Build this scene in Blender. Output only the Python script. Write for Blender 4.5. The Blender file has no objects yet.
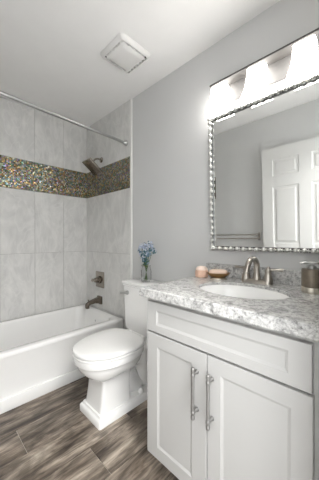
import bpy, bmesh, math, random
from mathutils import Vector, Matrix
random.seed(7)
PI = math.pi
S = bpy.context.scene
C = S.collection

# ---------------------------------------------------------------- camera
cam_d = bpy.data.cameras.new('camera')
cam = bpy.data.objects.new('camera', cam_d); C.objects.link(cam)
cam_d.sensor_fit = 'HORIZONTAL'; cam_d.sensor_width = 36.0
cam_d.lens = 234.3 / 319 * 36.0
cam_d.clip_start = 0.02
cam.location = (2.541, -1.374, 1.140)
cam.rotation_euler = (PI / 2 - 0.004, 0, 0.7768)
S.camera = cam

# ---------------------------------------------------------------- world, exposure
W = bpy.data.worlds.new('world'); S.world = W; W.use_nodes = True
W.node_tree.nodes['Background'].inputs[0].default_value = (0.965, 0.985, 1.0, 1)
W.node_tree.nodes['Background'].inputs[1].default_value = 3.9
fill_l = bpy.data.lights.new('added_fill_light', 'AREA'); fill_l.shape = 'DISK'; fill_l.size = 0.5; fill_l.energy = 34; fill_l.color = (1, 0.98, 0.95)  # unseen fill lamp, added beyond the doorway to even out the brightness
fill_o = bpy.data.objects.new('added_fill_light', fill_l); C.objects.link(fill_o)
fill_o.location = (3.0, -1.05, 2.36); fill_o.rotation_euler = (0, math.radians(50), 0)
S.view_settings.view_transform = 'Standard'
S.view_settings.look = 'None'
S.view_settings.gamma = 1
S.view_settings.use_curve_mapping = False
S.view_settings.exposure = 0.34
SHADE_GLOW = 8.5

# ---------------------------------------------------------------- helpers
def tag(o, label, cat, group=None):
    o['label'] = label; o['category'] = cat
    if group: o['group'] = group
    return o

def thing(name, label, cat, loc, rz=0, group=None):
    o = bpy.data.objects.new(name, None); C.objects.link(o)
    o.empty_display_size = 0.05
    o.location = loc; o.rotation_euler = (0, 0, rz)
    return tag(o, label, cat, group)

def build(name, bm, mats, parent=None, smooth=None, loc=None):
    """link a bmesh as ONE object. World-space verts; if parent given they are re-expressed relative to parent location."""
    bmesh.ops.recalc_face_normals(bm, faces=bm.faces)
    me = bpy.data.meshes.new(name)
    if smooth is not None:
        for f in bm.faces: f.smooth = True
        for e in bm.edges:
            if len(e.link_faces) == 2 and e.calc_face_angle(0) > math.radians(smooth):
                e.smooth = False
    o = bpy.data.objects.new(name, me); C.objects.link(o)
    if loc is not None:
        bmesh.ops.translate(bm, vec=-Vector(loc), verts=bm.verts)
        o.location = loc
    if parent is not None:
        o.parent = parent
        off = Vector((0, 0, 0)); p = parent
        while p is not None:
            off += Vector(p.location); p = p.parent
        bmesh.ops.translate(bm, vec=-off, verts=bm.verts)
    bm.to_mesh(me); bm.free()
    for m in (mats if isinstance(mats, (list, tuple)) else [mats]): me.materials.append(m)
    return o

def struct(name, bm, mats, parent=None, smooth=None):
    o = build(name, bm, mats, parent, smooth)
    if parent is None: o['kind'] = 'structure'
    return o

def box(bm, a, b, bev=0.0, seg=2, mi=0):
    r = bmesh.ops.create_cube(bm, size=1.0)
    vs = r['verts']
    for v in vs:
        v.co = Vector([(a[i] + b[i]) / 2 + v.co[i] * (b[i] - a[i]) for i in range(3)])
    fs = set(f for v in vs for f in v.link_faces)
    for f in fs: f.material_index = mi
    if bev > 0:
        es = list(set(e for v in vs for e in v.link_edges))
        bmesh.ops.bevel(bm, geom=es, offset=bev, segments=seg, profile=0.5, affect='EDGES')
    return vs

def loft(bm, rings, cap0=True, cap1=True, closed=True):
    R = [[bm.verts.new(p) for p in r] for r in rings]
    n = len(R[0])
    for a, b in zip(R[:-1], R[1:]):
        for i in range(n if closed else n - 1):
            j = (i + 1) % n
            bm.faces.new((a[i], a[j], b[j], b[i]))
    if cap0: bm.faces.new(list(reversed(R[0])))
    if cap1: bm.faces.new(R[-1])
    return R

def lathe(bm, prof, c=(0, 0, 0), n=32, axis='z', cap0=True, cap1=True):
    rings = []
    for r, h in prof:
        ring = []
        for i in range(n):
            t = 2 * PI * i / n
            x, y = r * math.cos(t), r * math.sin(t)
            if axis == 'z': p = (x, y, h)
            elif axis == 'y': p = (x, h, y)
            else: p = (h, x, y)
            ring.append(Vector(p) + Vector(c))
        rings.append(ring)
    return loft(bm, rings, cap0, cap1)

def frames(pts):
    pts = [Vector(p) for p in pts]
    T = []
    for i in range(len(pts)):
        a = pts[max(i - 1, 0)]; b = pts[min(i + 1, len(pts) - 1)]
        T.append((b - a).normalized())
    up = Vector((0, 0, 1)) if abs(T[0].z) < 0.9 else Vector((1, 0, 0))
    N = []
    n = (up - T[0] * up.dot(T[0])).normalized()
    for t in T:
        n = (n - t * n.dot(t)).normalized(); N.append(n)
    return pts, T, N

def tube(bm, pts, rad, n=14, caps=True, sx=1.0):
    pts, T, N = frames(pts)
    rings = []
    for i, (p, t, nn) in enumerate(zip(pts, T, N)):
        b = t.cross(nn)
        r = rad[i] if isinstance(rad, (list, tuple)) else rad
        rings.append([p + nn * r * math.cos(2 * PI * k / n) + b * r * sx * math.sin(2 * PI * k / n) for k in range(n)])
    return loft(bm, rings, caps, caps)

def bez(p0, p1, p2, p3, n=12):
    p0, p1, p2, p3 = map(Vector, (p0, p1, p2, p3))
    out = []
    for i in range(n + 1):
        t = i / n; s = 1 - t
        out.append(p0 * s ** 3 + p1 * 3 * s * s * t + p2 * 3 * s * t * t + p3 * t ** 3)
    return out

def rrect(cx, cy, hx, hy, r, z, k=8):
    """rounded rectangle ring, 4*k points"""
    r = min(r, hx * 0.999, hy * 0.999); pts = []
    for q, (sx, sy) in enumerate(((1, 1), (-1, 1), (-1, -1), (1, -1))):
        for i in range(k):
            t = (q + i / (k - 1)) * PI / 2
            pts.append(Vector((cx + sx * (hx - r) + r * math.cos(t), cy + sy * (hy - r) + r * math.sin(t), z)))
    return pts

def egg(cx, ym, hx, yf, yb, e, z, n=48, eb=None):
    """egg ring: front (towards -y) at yf, back at yb, widest at ym"""
    eb = eb or e; pts = []
    for i in range(n):
        t = 2 * PI * i / n
        c, s = math.cos(t), math.sin(t)
        ee = e if s < 0 else eb
        x = cx + hx * math.copysign(abs(c) ** (2 / ee), c)
        L = (ym - yf) if s < 0 else (yb - ym)
        y = ym + L * math.copysign(abs(s) ** (2 / ee), s)
        pts.append(Vector((x, y, z)))
    return pts

# ---------------------------------------------------------------- materials
def new_mat(name):
    m = bpy.data.materials.new(name); m.use_nodes = True
    nt = m.node_tree; b = nt.nodes['Principled BSDF']
    return m, nt, b

def simple(name, col, rough=0.5, metal=0.0, coat=0.0, noise=0.0, nscale=8, bump=0.0, bscale=60, **kw):
    m, nt, b = new_mat(name)
    b.inputs['Base Color'].default_value = (*col, 1)
    b.inputs['Roughness'].default_value = rough
    b.inputs['Metallic'].default_value = metal
    b.inputs['Coat Weight'].default_value = coat
    tc = nt.nodes.new('ShaderNodeNewGeometry')
    if noise:
        n = nt.nodes.new('ShaderNodeTexNoise'); n.inputs['Scale'].default_value = nscale
        n.inputs['Detail'].default_value = 4
        nt.links.new(tc.outputs['Position'], n.inputs['Vector'])
        r = nt.nodes.new('ShaderNodeValToRGB')
        r.color_ramp.elements[0].position = 0.3; r.color_ramp.elements[1].position = 0.7
        r.color_ramp.elements[0].color = (*[c * (1 - noise) for c in col], 1)
        r.color_ramp.elements[1].color = (*[min(1, c * (1 + noise)) for c in col], 1)
        nt.links.new(n.outputs[0], r.inputs[0]); nt.links.new(r.outputs[0], b.inputs['Base Color'])
    if bump:
        n = nt.nodes.new('ShaderNodeTexNoise'); n.inputs['Scale'].default_value = bscale
        nt.links.new(tc.outputs['Position'], n.inputs['Vector'])
        bp = nt.nodes.new('ShaderNodeBump'); bp.inputs['Strength'].default_value = bump
        bp.inputs['Distance'].default_value = 0.002
        nt.links.new(n.outputs[0], bp.inputs['Height']); nt.links.new(bp.outputs[0], b.inputs['Normal'])
    for k, v in kw.items(): b.inputs[k.replace('_', ' ')].default_value = v
    return m

M = {}
M['wall'] = simple('wall_paint', (0.63, 0.63, 0.625), 0.6, noise=0.015, nscale=3, bump=0.25, bscale=220)
M['ceiling'] = simple('ceiling_paint', (0.90, 0.89, 0.875), 0.8, noise=0.01, bump=0.3, bscale=180)
M['white'] = simple('white_satin_paint', (0.80, 0.79, 0.77), 0.35, noise=0.01, nscale=5)
M['cabinet'] = simple('off_white_cabinet_paint', (0.50, 0.495, 0.483), 0.5, noise=0.01, nscale=5)
M['door'] = simple('white_door_paint', (0.66, 0.655, 0.64), 0.4, noise=0.01)
M['trim'] = simple('white_trim', (0.82, 0.81, 0.79), 0.35, noise=0.01)
M['porcelain'] = simple('white_porcelain', (0.91, 0.905, 0.89), 0.08, coat=0.5, noise=0.006)
M['tub'] = simple('white_enamel', (0.91, 0.905, 0.89), 0.12, coat=0.4, noise=0.006)
M['seat'] = simple('white_seat_plastic', (0.87, 0.865, 0.85), 0.15, noise=0.006)
M['nickel'] = simple('brushed_nickel', (0.48, 0.445, 0.40), 0.3, 1.0, noise=0.08, nscale=40)
M['dark_nickel'] = simple('darker_nickel', (0.30, 0.265, 0.235), 0.3, 1.0, noise=0.1, nscale=40)
M['shower_nickel'] = simple('polished_warm_nickel', (0.36, 0.325, 0.285), 0.22, 1.0, noise=0.1, nscale=40)
M['shower_dark'] = simple('dark_warm_nickel', (0.20, 0.17, 0.14), 0.22, 1.0, noise=0.1, nscale=40)
M['chrome'] = simple('chrome', (0.50, 0.50, 0.495), 0.28, 1.0, noise=0.03, nscale=40)
M['bead'] = simple('silver_bead', (0.70, 0.70, 0.675), 0.28, 1.0, noise=0.2, nscale=60)
M['bead_dark'] = simple('dark_bead_channel', (0.16, 0.16, 0.155), 0.4, 0.7, noise=0.1, nscale=60)
M['mirror'] = simple('mirror_glass', (0.90, 0.91, 0.90), 0.0, 1.0, noise=0.002)
M['rail'] = simple('dark_top_rail', (0.10, 0.095, 0.09), 0.5, 0.3, noise=0.03, nscale=40)
M['plate'] = simple('brushed_backplate', (0.16, 0.155, 0.15), 0.6, 0.1, noise=0.03, nscale=40)
M['dark'] = simple('dark_gap', (0.03, 0.03, 0.03), 0.8, noise=0.1)
M['grout'] = simple('tile_grout', (0.42, 0.41, 0.39), 0.9, noise=0.03)
M['floor_grout'] = simple('floor_grout', (0.52, 0.47, 0.40), 0.9, noise=0.05)
M['peach'] = simple('peach_wax', (0.80, 0.53, 0.40), 0.45, noise=0.06, nscale=50)
M['pale_peach'] = simple('pale_peach', (0.86, 0.70, 0.60), 0.45, noise=0.05, nscale=50)
M['soap'] = simple('peach_soap', (0.88, 0.69, 0.56), 0.4, noise=0.05, nscale=50)
M['gold'] = simple('bronze_gold', (0.42, 0.25, 0.11), 0.3, 1.0, noise=0.1, nscale=60)
M['silver_soft'] = simple('soft_silver', (0.62, 0.58, 0.50), 0.3, 1.0, noise=0.06, nscale=60)
M['taupe'] = simple('taupe_ceramic', (0.20, 0.165, 0.125), 0.3, 0.35, noise=0.1, nscale=60)
M['stem'] = simple('green_stem', (0.10, 0.17, 0.05), 0.6, noise=0.2, nscale=60)
M['leaf'] = simple('green_leaf', (0.20, 0.26, 0.07), 0.5, noise=0.25, nscale=60)
M['petal'] = simple('blue_petal', (0.22, 0.33, 0.43), 0.6, noise=0.3, nscale=90)
M['petal_pale'] = simple('pale_blue_petal', (0.50, 0.55, 0.68), 0.6, noise=0.25, nscale=90)
M['petal_white'] = simple('whitish_petal', (0.68, 0.72, 0.76), 0.6, noise=0.1, nscale=90)
M['petal_teal'] = simple('teal_petal', (0.07, 0.17, 0.20), 0.6, noise=0.3, nscale=90)

def glass_mat():
    m, nt, b = new_mat('grey_glass')
    b.inputs['Base Color'].default_value = (0.93, 0.94, 0.94, 1)
    b.inputs['Roughness'].default_value = 0.03
    b.inputs['Transmission Weight'].default_value = 1.0
    b.inputs['IOR'].default_value = 1.2
    return m
M['glass'] = glass_mat()

def shade_mat():
    m, nt, b = new_mat('frosted_glass_shade')
    b.inputs['Base Color'].default_value = (0.95, 0.94, 0.92, 1)
    b.inputs['Roughness'].default_value = 0.3
    b.inputs['Emission Color'].default_value = (1.0, 0.975, 0.94, 1)
    b.inputs['Emission Strength'].default_value = SHADE_GLOW
    return m
M['shade'] = shade_mat()

def N(nt, t, **kw):
    n = nt.nodes.new(t)
    for k, v in kw.items():
        if k in n.inputs.keys(): n.inputs[k].default_value = v
        else: setattr(n, k, v)
    return n

def ramp(nt, stops, interp='LINEAR'):
    r = nt.nodes.new('ShaderNodeValToRGB'); cr = r.color_ramp; cr.interpolation = interp
    while len(cr.elements) < len(stops): cr.elements.new(0.5)
    for e, (p, c) in zip(cr.elements, stops):
        e.position = p; e.color = (*c, 1) if len(c) == 3 else c
    return r

def mixc(nt, a, b, fac, mode='MIX'):
    m = nt.nodes.new('ShaderNodeMix'); m.data_type = 'RGBA'; m.blend_type = mode
    for sock, v in ((m.inputs[0], fac), (m.inputs[6], a), (m.inputs[7], b)):
        if hasattr(v, 'links'): nt.links.new(v, sock)
        else: sock.default_value = v if not isinstance(v, tuple) or len(v) == 4 else (*v, 1)
    return m.outputs[2]

def stone_tile():
    m, nt, b = new_mat('grey_stone_tile')
    g = N(nt, 'ShaderNodeNewGeometry'); at = N(nt, 'ShaderNodeAttribute', attribute_name='rnd')
    mul = N(nt, 'ShaderNodeMath', operation='MULTIPLY'); mul.inputs[1].default_value = 37.0
    nt.links.new(at.outputs['Fac'], mul.inputs[0])
    mp = N(nt, 'ShaderNodeMapping'); mp.inputs['Rotation'].default_value = (0.5, 0.4, 0.3)
    mp.inputs['Scale'].default_value = (1.5, 1.5, 0.8)
    nt.links.new(g.outputs['Position'], mp.inputs['Vector'])
    n1 = N(nt, 'ShaderNodeTexNoise', noise_dimensions='4D', Scale=4.5, Detail=6.0, Roughness=0.6, Distortion=1.2)
    nt.links.new(mp.outputs[0], n1.inputs['Vector']); nt.links.new(mul.outputs[0], n1.inputs['W'])
    n2 = N(nt, 'ShaderNodeTexNoise', noise_dimensions='4D', Scale=2.2, Detail=3.0, Roughness=0.5, Distortion=2.5)
    nt.links.new(mp.outputs[0], n2.inputs['Vector']); nt.links.new(mul.outputs[0], n2.inputs['W'])
    r1 = ramp(nt, [(0.30, (0.58, 0.575, 0.56)), (0.52, (0.68, 0.675, 0.655)), (0.72, (0.77, 0.76, 0.74))])
    nt.links.new(n1.outputs[0], r1.inputs[0])
    r2 = ramp(nt, [(0.46, (0, 0, 0)), (0.5, (1, 1, 1)), (0.54, (0, 0, 0))])
    nt.links.new(n2.outputs[0], r2.inputs[0])
    fac = N(nt, 'ShaderNodeMath', operation='MULTIPLY'); fac.inputs[1].default_value = 0.35
    nt.links.new(r2.outputs[0], fac.inputs[0])
    nt.links.new(mixc(nt, r1.outputs[0], (0.82, 0.81, 0.79, 1), fac.outputs[0]), b.inputs['Base Color'])
    b.inputs['Roughness'].default_value = 0.28
    return m
M['tile'] = stone_tile()

def mosaic():
    m, nt, b = new_mat('iridescent_glass_mosaic')
    g = N(nt, 'ShaderNodeNewGeometry')
    sc = N(nt, 'ShaderNodeVectorMath', operation='SCALE'); sc.inputs[3].default_value = 1 / 0.0125
    nt.links.new(g.outputs['Position'], sc.inputs[0])
    off = N(nt, 'ShaderNodeVectorMath', operation='ADD'); off.inputs[1].default_value = (0.37, 0.41, 0.2)
    nt.links.new(sc.outputs[0], off.inputs[0])
    fl = N(nt, 'ShaderNodeVectorMath', operation='FLOOR'); nt.links.new(off.outputs[0], fl.inputs[0])
    fr = N(nt, 'ShaderNodeVectorMath', operation='FRACTION'); nt.links.new(off.outputs[0], fr.inputs[0])
    wn = N(nt, 'ShaderNodeTexWhiteNoise'); nt.links.new(fl.outputs[0], wn.inputs['Vector'])
    cols = [(0.12, 0.10, 0.05), (0.32, 0.22, 0.08), (0.10, 0.15, 0.09), (0.30, 0.34, 0.22), (0.24, 0.16, 0.30),
            (0.14, 0.25, 0.30), (0.42, 0.22, 0.10), (0.55, 0.52, 0.42), (0.10, 0.22, 0.14), (0.28, 0.26, 0.36),
            (0.20, 0.17, 0.10), (0.62, 0.45, 0.20), (0.16, 0.14, 0.12), (0.36, 0.40, 0.36)]
    r = ramp(nt, [(i / len(cols), tuple(q * 1.05 for q in c)) for i, c in enumerate(cols)], 'CONSTANT')
    nt.links.new(wn.outputs['Value'], r.inputs[0])
    # grout: distance to the cell edge, ignoring the axis normal to the wall
    sep = N(nt, 'ShaderNodeSeparateXYZ'); nt.links.new(fr.outputs[0], sep.inputs[0])
    sn = N(nt, 'ShaderNodeSeparateXYZ'); nt.links.new(g.outputs['Normal'], sn.inputs[0])
    outs = []
    for ax in range(3):
        a = N(nt, 'ShaderNodeMath', operation='SUBTRACT'); a.inputs[1].default_value = 0.5
        nt.links.new(sep.outputs[ax], a.inputs[0])
        ab = N(nt, 'ShaderNodeMath', operation='ABSOLUTE'); nt.links.new(a.outputs[0], ab.inputs[0])
        na = N(nt, 'ShaderNodeMath', operation='ABSOLUTE'); nt.links.new(sn.outputs[ax], na.inputs[0])
        iv = N(nt, 'ShaderNodeMath', operation='SUBTRACT'); iv.inputs[0].default_value = 1.0
        nt.links.new(na.outputs[0], iv.inputs[1])
        mu = N(nt, 'ShaderNodeMath', operation='MULTIPLY')
        nt.links.new(ab.outputs[0], mu.inputs[0]); nt.links.new(iv.outputs[0], mu.inputs[1])
        outs.append(mu)
    m1 = N(nt, 'ShaderNodeMath', operation='MAXIMUM'); nt.links.new(outs[0].outputs[0], m1.inputs[0]); nt.links.new(outs[1].outputs[0], m1.inputs[1])
    m2 = N(nt, 'ShaderNodeMath', operation='MAXIMUM'); nt.links.new(m1.outputs[0], m2.inputs[0]); nt.links.new(outs[2].outputs[0], m2.inputs[1])
    gt = N(nt, 'ShaderNodeMath', operation='GREATER_THAN'); gt.inputs[1].default_value = 0.45
    nt.links.new(m2.outputs[0], gt.inputs[0])
    nt.links.new(mixc(nt, r.outputs[0], (0.13, 0.115, 0.09, 1), gt.outputs[0]), b.inputs['Base Color'])
    # each chip sits at its own slight angle
    sb = N(nt, 'ShaderNodeVectorMath', operation='SUBTRACT'); sb.inputs[1].default_value = (0.5, 0.5, 0.5)
    nt.links.new(wn.outputs['Color'], sb.inputs[0])
    s2 = N(nt, 'ShaderNodeVectorMath', operation='SCALE'); s2.inputs[3].default_value = 0.24
    nt.links.new(sb.outputs[0], s2.inputs[0])
    ad = N(nt, 'ShaderNodeVectorMath', operation='ADD'); nt.links.new(s2.outputs[0], ad.inputs[0]); nt.links.new(g.outputs['Normal'], ad.inputs[1])
    nm = N(nt, 'ShaderNodeVectorMath', operation='NORMALIZE'); nt.links.new(ad.outputs[0], nm.inputs[0])
    nt.links.new(nm.outputs[0], b.inputs['Normal'])
    b.inputs['Metallic'].default_value = 0.6
    b.inputs['Roughness'].default_value = 0.22
    return m
M['mosaic'] = mosaic()

def granite():
    m, nt, b = new_mat('grey_white_granite')
    g = N(nt, 'ShaderNodeNewGeometry')
    n1 = N(nt, 'ShaderNodeTexNoise', Scale=24.0, Detail=9.0, Roughness=0.72, Distortion=1.0)
    n2 = N(nt, 'ShaderNodeTexNoise', Scale=80.0, Detail=5.0, Roughness=0.75, Distortion=0.4)
    n3 = N(nt, 'ShaderNodeTexNoise', Scale=20.0, Detail=6.0, Roughness=0.65, Distortion=1.6)
    for n in (n1, n2, n3): nt.links.new(g.outputs['Position'], n.inputs['Vector'])
    r1 = ramp(nt, [(0.38, (0.33, 0.327, 0.32)), (0.46, (0.50, 0.495, 0.485)), (0.54, (0.64, 0.635, 0.62)), (0.66, (0.71, 0.70, 0.685))])
    nt.links.new(n1.outputs[0], r1.inputs[0])
    r2 = ramp(nt, [(0.37, (0.38, 0.38, 0.38)), (0.45, (0.88, 0.88, 0.88)), (0.60, (1.1, 1.1, 1.1))])
    nt.links.new(n2.outputs[0], r2.inputs[0])
    c = mixc(nt, r1.outputs[0], r2.outputs[0], 0.85, 'MULTIPLY')
    r3 = ramp(nt, [(0.46, (0, 0, 0)), (0.49, (1, 1, 1)), (0.52, (0, 0, 0))])
    nt.links.new(n3.outputs[0], r3.inputs[0])
    f = N(nt, 'ShaderNodeMath', operation='MULTIPLY'); f.inputs[1].default_value = 0.35
    nt.links.new(r3.outputs[0], f.inputs[0])
    c = mixc(nt, c, (0.22, 0.215, 0.205, 1), f.outputs[0])
    nt.links.new(c, b.inputs['Base Color'])
    b.inputs['Roughness'].default_value = 0.16
    return m
M['granite'] = granite()

def wood_floor():
    m, nt, b = new_mat('wood_look_plank')
    g = N(nt, 'ShaderNodeNewGeometry'); at = N(nt, 'ShaderNodeAttribute', attribute_name='rnd')
    mul = N(nt, 'ShaderNodeMath', operation='MULTIPLY'); mul.inputs[1].default_value = 53.0
    nt.links.new(at.outputs['Fac'], mul.inputs[0])
    mp = N(nt, 'ShaderNodeMapping'); mp.inputs['Scale'].default_value = (6.5, 1.2, 1.0)
    nt.links.new(g.outputs['Position'], mp.inputs['Vector'])
    n1 = N(nt, 'ShaderNodeTexNoise', noise_dimensions='4D', Scale=1.5, Detail=7.0, Roughness=0.62, Distortion=1.1)
    mp2 = N(nt, 'ShaderNodeMapping'); mp2.inputs['Scale'].default_value = (60.0, 5.0, 1.0)
    nt.links.new(g.outputs['Position'], mp2.inputs['Vector'])
    n2 = N(nt, 'ShaderNodeTexNoise', noise_dimensions='4D', Scale=1.6, Detail=5.0, Roughness=0.6, Distortion=0.5)
    mp3 = N(nt, 'ShaderNodeMapping'); mp3.inputs['Scale'].default_value = (3.2, 1.4, 1.0)
    nt.links.new(g.outputs['Position'], mp3.inputs['Vector'])
    n3 = N(nt, 'ShaderNodeTexNoise', noise_dimensions='4D', Scale=2.0, Detail=4.0, Roughness=0.6, Distortion=1.5)
    for a, n in ((mp, n1), (mp2, n2), (mp3, n3)):
        nt.links.new(a.outputs[0], n.inputs['Vector']); nt.links.new(mul.outputs[0], n.inputs['W'])
    r1 = ramp(nt, [(0.35, (0.040, 0.029, 0.021)), (0.44, (0.115, 0.090, 0.069)), (0.53, (0.225, 0.185, 0.148)), (0.65, (0.38, 0.325, 0.265))])
    nt.links.new(n1.outputs[0], r1.inputs[0])
    r2 = ramp(nt, [(0.34, (0.35, 0.34, 0.33)), (0.5, (1, 1, 1)), (0.66, (1.4, 1.4, 1.4))])
    nt.links.new(n2.outputs[0], r2.inputs[0])
    r3 = ramp(nt, [(0.36, (0.42, 0.40, 0.38)), (0.5, (1, 1, 1)), (0.64, (1.6, 1.6, 1.6))])
    nt.links.new(n3.outputs[0], r3.inputs[0])
    c = mixc(nt, r1.outputs[0], r2.outputs[0], 0.8, 'MULTIPLY')
    c = mixc(nt, c, r3.outputs[0], 0.75, 'MULTIPLY')
    # knots
    vo = N(nt, 'ShaderNodeTexVoronoi', Scale=1.0)
    mp4 = N(nt, 'ShaderNodeMapping'); mp4.inputs['Scale'].default_value = (6.0, 3.2, 1.0)
    nt.links.new(g.outputs['Position'], mp4.inputs['Vector']); nt.links.new(mp4.outputs[0], vo.inputs['Vector'])
    rk = ramp(nt, [(0.0, (1, 1, 1)), (0.07, (0.7, 0.7, 0.7)), (0.14, (0, 0, 0))])
    nt.links.new(vo.outputs['Distance'], rk.inputs[0])
    fk = N(nt, 'ShaderNodeMath', operation='MULTIPLY'); fk.inputs[1].default_value = 0.7
    nt.links.new(rk.outputs[0], fk.inputs[0])
    c = mixc(nt, c, (0.03, 0.02, 0.014, 1), fk.outputs[0])
    nt.links.new(c, b.inputs['Base Color'])
    b.inputs['Roughness'].default_value = 0.38
    bp = N(nt, 'ShaderNodeBump', Strength=0.25, Distance=0.002)
    nt.links.new(n2.outputs[0], bp.inputs['Height']); nt.links.new(bp.outputs[0], b.inputs['Normal'])
    return m
M['floor'] = wood_floor()

# ---------------------------------------------------------------- the room shell
RX, FY, H = 2.45, -1.52, 2.44           # right wall, front wall, ceiling height

def tiles(name, rects, plane, mat, parent, gap=0.0015, th=0.004):
    """rects: (a0,a1,b0,b1) on a plane; plane(a,b,d) -> point; d = depth towards the room"""
    bm = bmesh.new(); ly = bm.faces.layers.float.new('rnd')
    for a0, a1, b0, b1 in rects:
        v = random.random()
        o = [(a0 + gap, b0 + gap), (a1 - gap, b0 + gap), (a1 - gap, b1 - gap), (a0 + gap, b1 - gap)]
        i_ = 0.0012
        q = [(a0 + gap + i_, b0 + gap + i_), (a1 - gap - i_, b0 + gap + i_), (a1 - gap - i_, b1 - gap - i_), (a0 + gap + i_, b1 - gap - i_)]
        R = [[bm.verts.new(plane(a, b, 0)) for a, b in o], [bm.verts.new(plane(a, b, th - 0.001)) for a, b in o], [bm.verts.new(plane(a, b, th)) for a, b in q]]
        for A, B in zip(R[:-1], R[1:]):
            for k in range(4): bm.faces.new((A[k], A[(k + 1) % 4], B[(k + 1) % 4], B[k]))[ly] = v
        bm.faces.new(R[-1])[ly] = v
    return build(name, bm, mat, parent)

# floor: grout bed with plank tiles laid along the tub
bm = bmesh.new(); box(bm, (0, FY - 0.02, -0.1), (3.2, 0, -0.004))
floor = struct('floor', bm, M['floor_grout'])
rects = []
px = [0.542, 0.749, 0.955, 1.166, 1.372, 1.579, 1.786, 1.993, 2.2, 2.407, 2.614, 2.821, 3.028, 3.2]
joint = {0.542: -0.55, 0.749: -0.25, 0.955: -0.98, 1.166: -0.435, 1.372: -0.73, 1.579: -1.18, 1.786: -0.5, 1.993: -0.9, 2.2: -0.3, 2.407: -1.1, 2.614: -0.6, 2.821: -0.95, 3.028: -0.4}
for a, b_ in zip(px[:-1], px[1:]):
    ys = sorted(y for y in [joint[a] + k * 0.915 for k in (-2, -1, 0, 1)] if FY < y < 0)
    ys = [FY] + ys + [0]
    for c_, d_ in zip(ys[:-1], ys[1:]): rects.append((a, b_, c_, d_))
tiles('planks', rects, lambda a, b, d: (a, b, d - 0.004), M['floor'], floor, gap=0.0013)

bm = bmesh.new(); box(bm, (-0.1, FY - 0.1, H), (2.57, 0.1, H + 0.1)); struct('ceiling', bm, M['ceiling'])

bm = bmesh.new(); box(bm, (-0.1, FY - 0.1, 0), (-0.004, 0.1, H)); wl = struct('wall_left', bm, M['grout'])
bm = bmesh.new(); box(bm, (-0.004, 0.0, 0), (2.57, 0.1, H)); wb = struct('wall_back', bm, M['wall'])
bm = bmesh.new(); box(bm, (-0.004, FY - 0.1, 0), (2.57, FY, H)); wf = struct('wall_front', bm, M['wall'])
DY0, DY1, DH = -1.49, -0.75, 2.06       # doorway in the right wall
bm = bmesh.new()
box(bm, (RX, DY1, 0), (RX + 0.12, 0.0, H)); box(bm, (RX, FY, DH), (RX + 0.12, DY1, H)); box(bm, (RX, FY, 0), (RX + 0.12, DY0, DH))
struct('wall_right', bm, M['wall'])

ZB1, ZB2, ZJ, ZR = 1.6175, 1.912, 0.998, 0.384
yj = [0, -0.284, -0.574, -0.869, -1.165, -1.46, FY]
rects = []
for y1, y0 in zip(yj[:-1], yj[1:]):
    rects += [(y0, y1, 0.2, ZR), (y0, y1, ZR, ZJ), (y0, y1, ZJ, ZB1), (y0, y1, ZB2, H)]
tiles('wall_tiles', rects, lambda a, b, d: (d - 0.004, a, b), M['tile'], wl)
bm = bmesh.new(); box(bm, (-0.004, FY, ZB1 + 0.0015), (0.0, 0, ZB2 - 0.0015)); build('mosaic_band', bm, M['mosaic'], wl)
# tile on the shower head wall
XT = 0.818
bm = bmesh.new(); box(bm, (0, -0.006, 0.2), (XT, 0, H)); tb = build('tile_backing', bm, M['grout'], wb)
rects = [(0, XT, 0.2, ZR), (0, XT, ZR, ZJ), (0, XT, ZJ, ZB1), (0, XT, ZB2, H)]
tiles('wall_tiles', rects, lambda a, b, d: (a, -0.006 - d, b), M['tile'], wb)
bm = bmesh.new(); box(bm, (0, -0.0105, ZB1 + 0.0015), (XT, -0.006, ZB2 - 0.0015)); build('mosaic_band', bm, M['mosaic'], wb)
# tile at the foot end
bm = bmesh.new(); box(bm, (0, FY, 0.2), (0.76, FY + 0.006, H)); build('tile_backing', bm, M['grout'], wf)
rects = [(0, 0.76, c_, d_) for a, b_, c_, d_ in rects]
tiles('wall_tiles', rects, lambda a, b, d: (a, FY + 0.006 + d, b), M['tile'], wf)
bm = bmesh.new(); box(bm, (0, FY + 0.006, ZB1), (0.76, FY + 0.0105, ZB2)); build('mosaic_band', bm, M['mosaic'], wf)
# white edge trim beside the tile
bm = bmesh.new(); box(bm, (XT, -0.014, 0.09), (XT + 0.022, 0, H), 0.003); struct('trim_1', bm, M['trim'])
# baseboards
bm = bmesh.new(); box(bm, (0.78, -0.014, 0), (1.667, 0, 0.09), 0.003); struct('baseboard_back', bm, M['trim'])
bm = bmesh.new(); box(bm, (0.78, FY, 0), (RX, FY + 0.014, 0.09), 0.003); struct('baseboard_front', bm, M['trim'])
# doorway casing
bm = bmesh.new()
box(bm, (RX - 0.015, DY1, 0), (RX, DY1 + 0.06, DH + 0.06), 0.003)
box(bm, (RX - 0.015, DY0, DH), (RX, DY1, DH + 0.06), 0.003)
struct('trim_2', bm, M['trim'])

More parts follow.
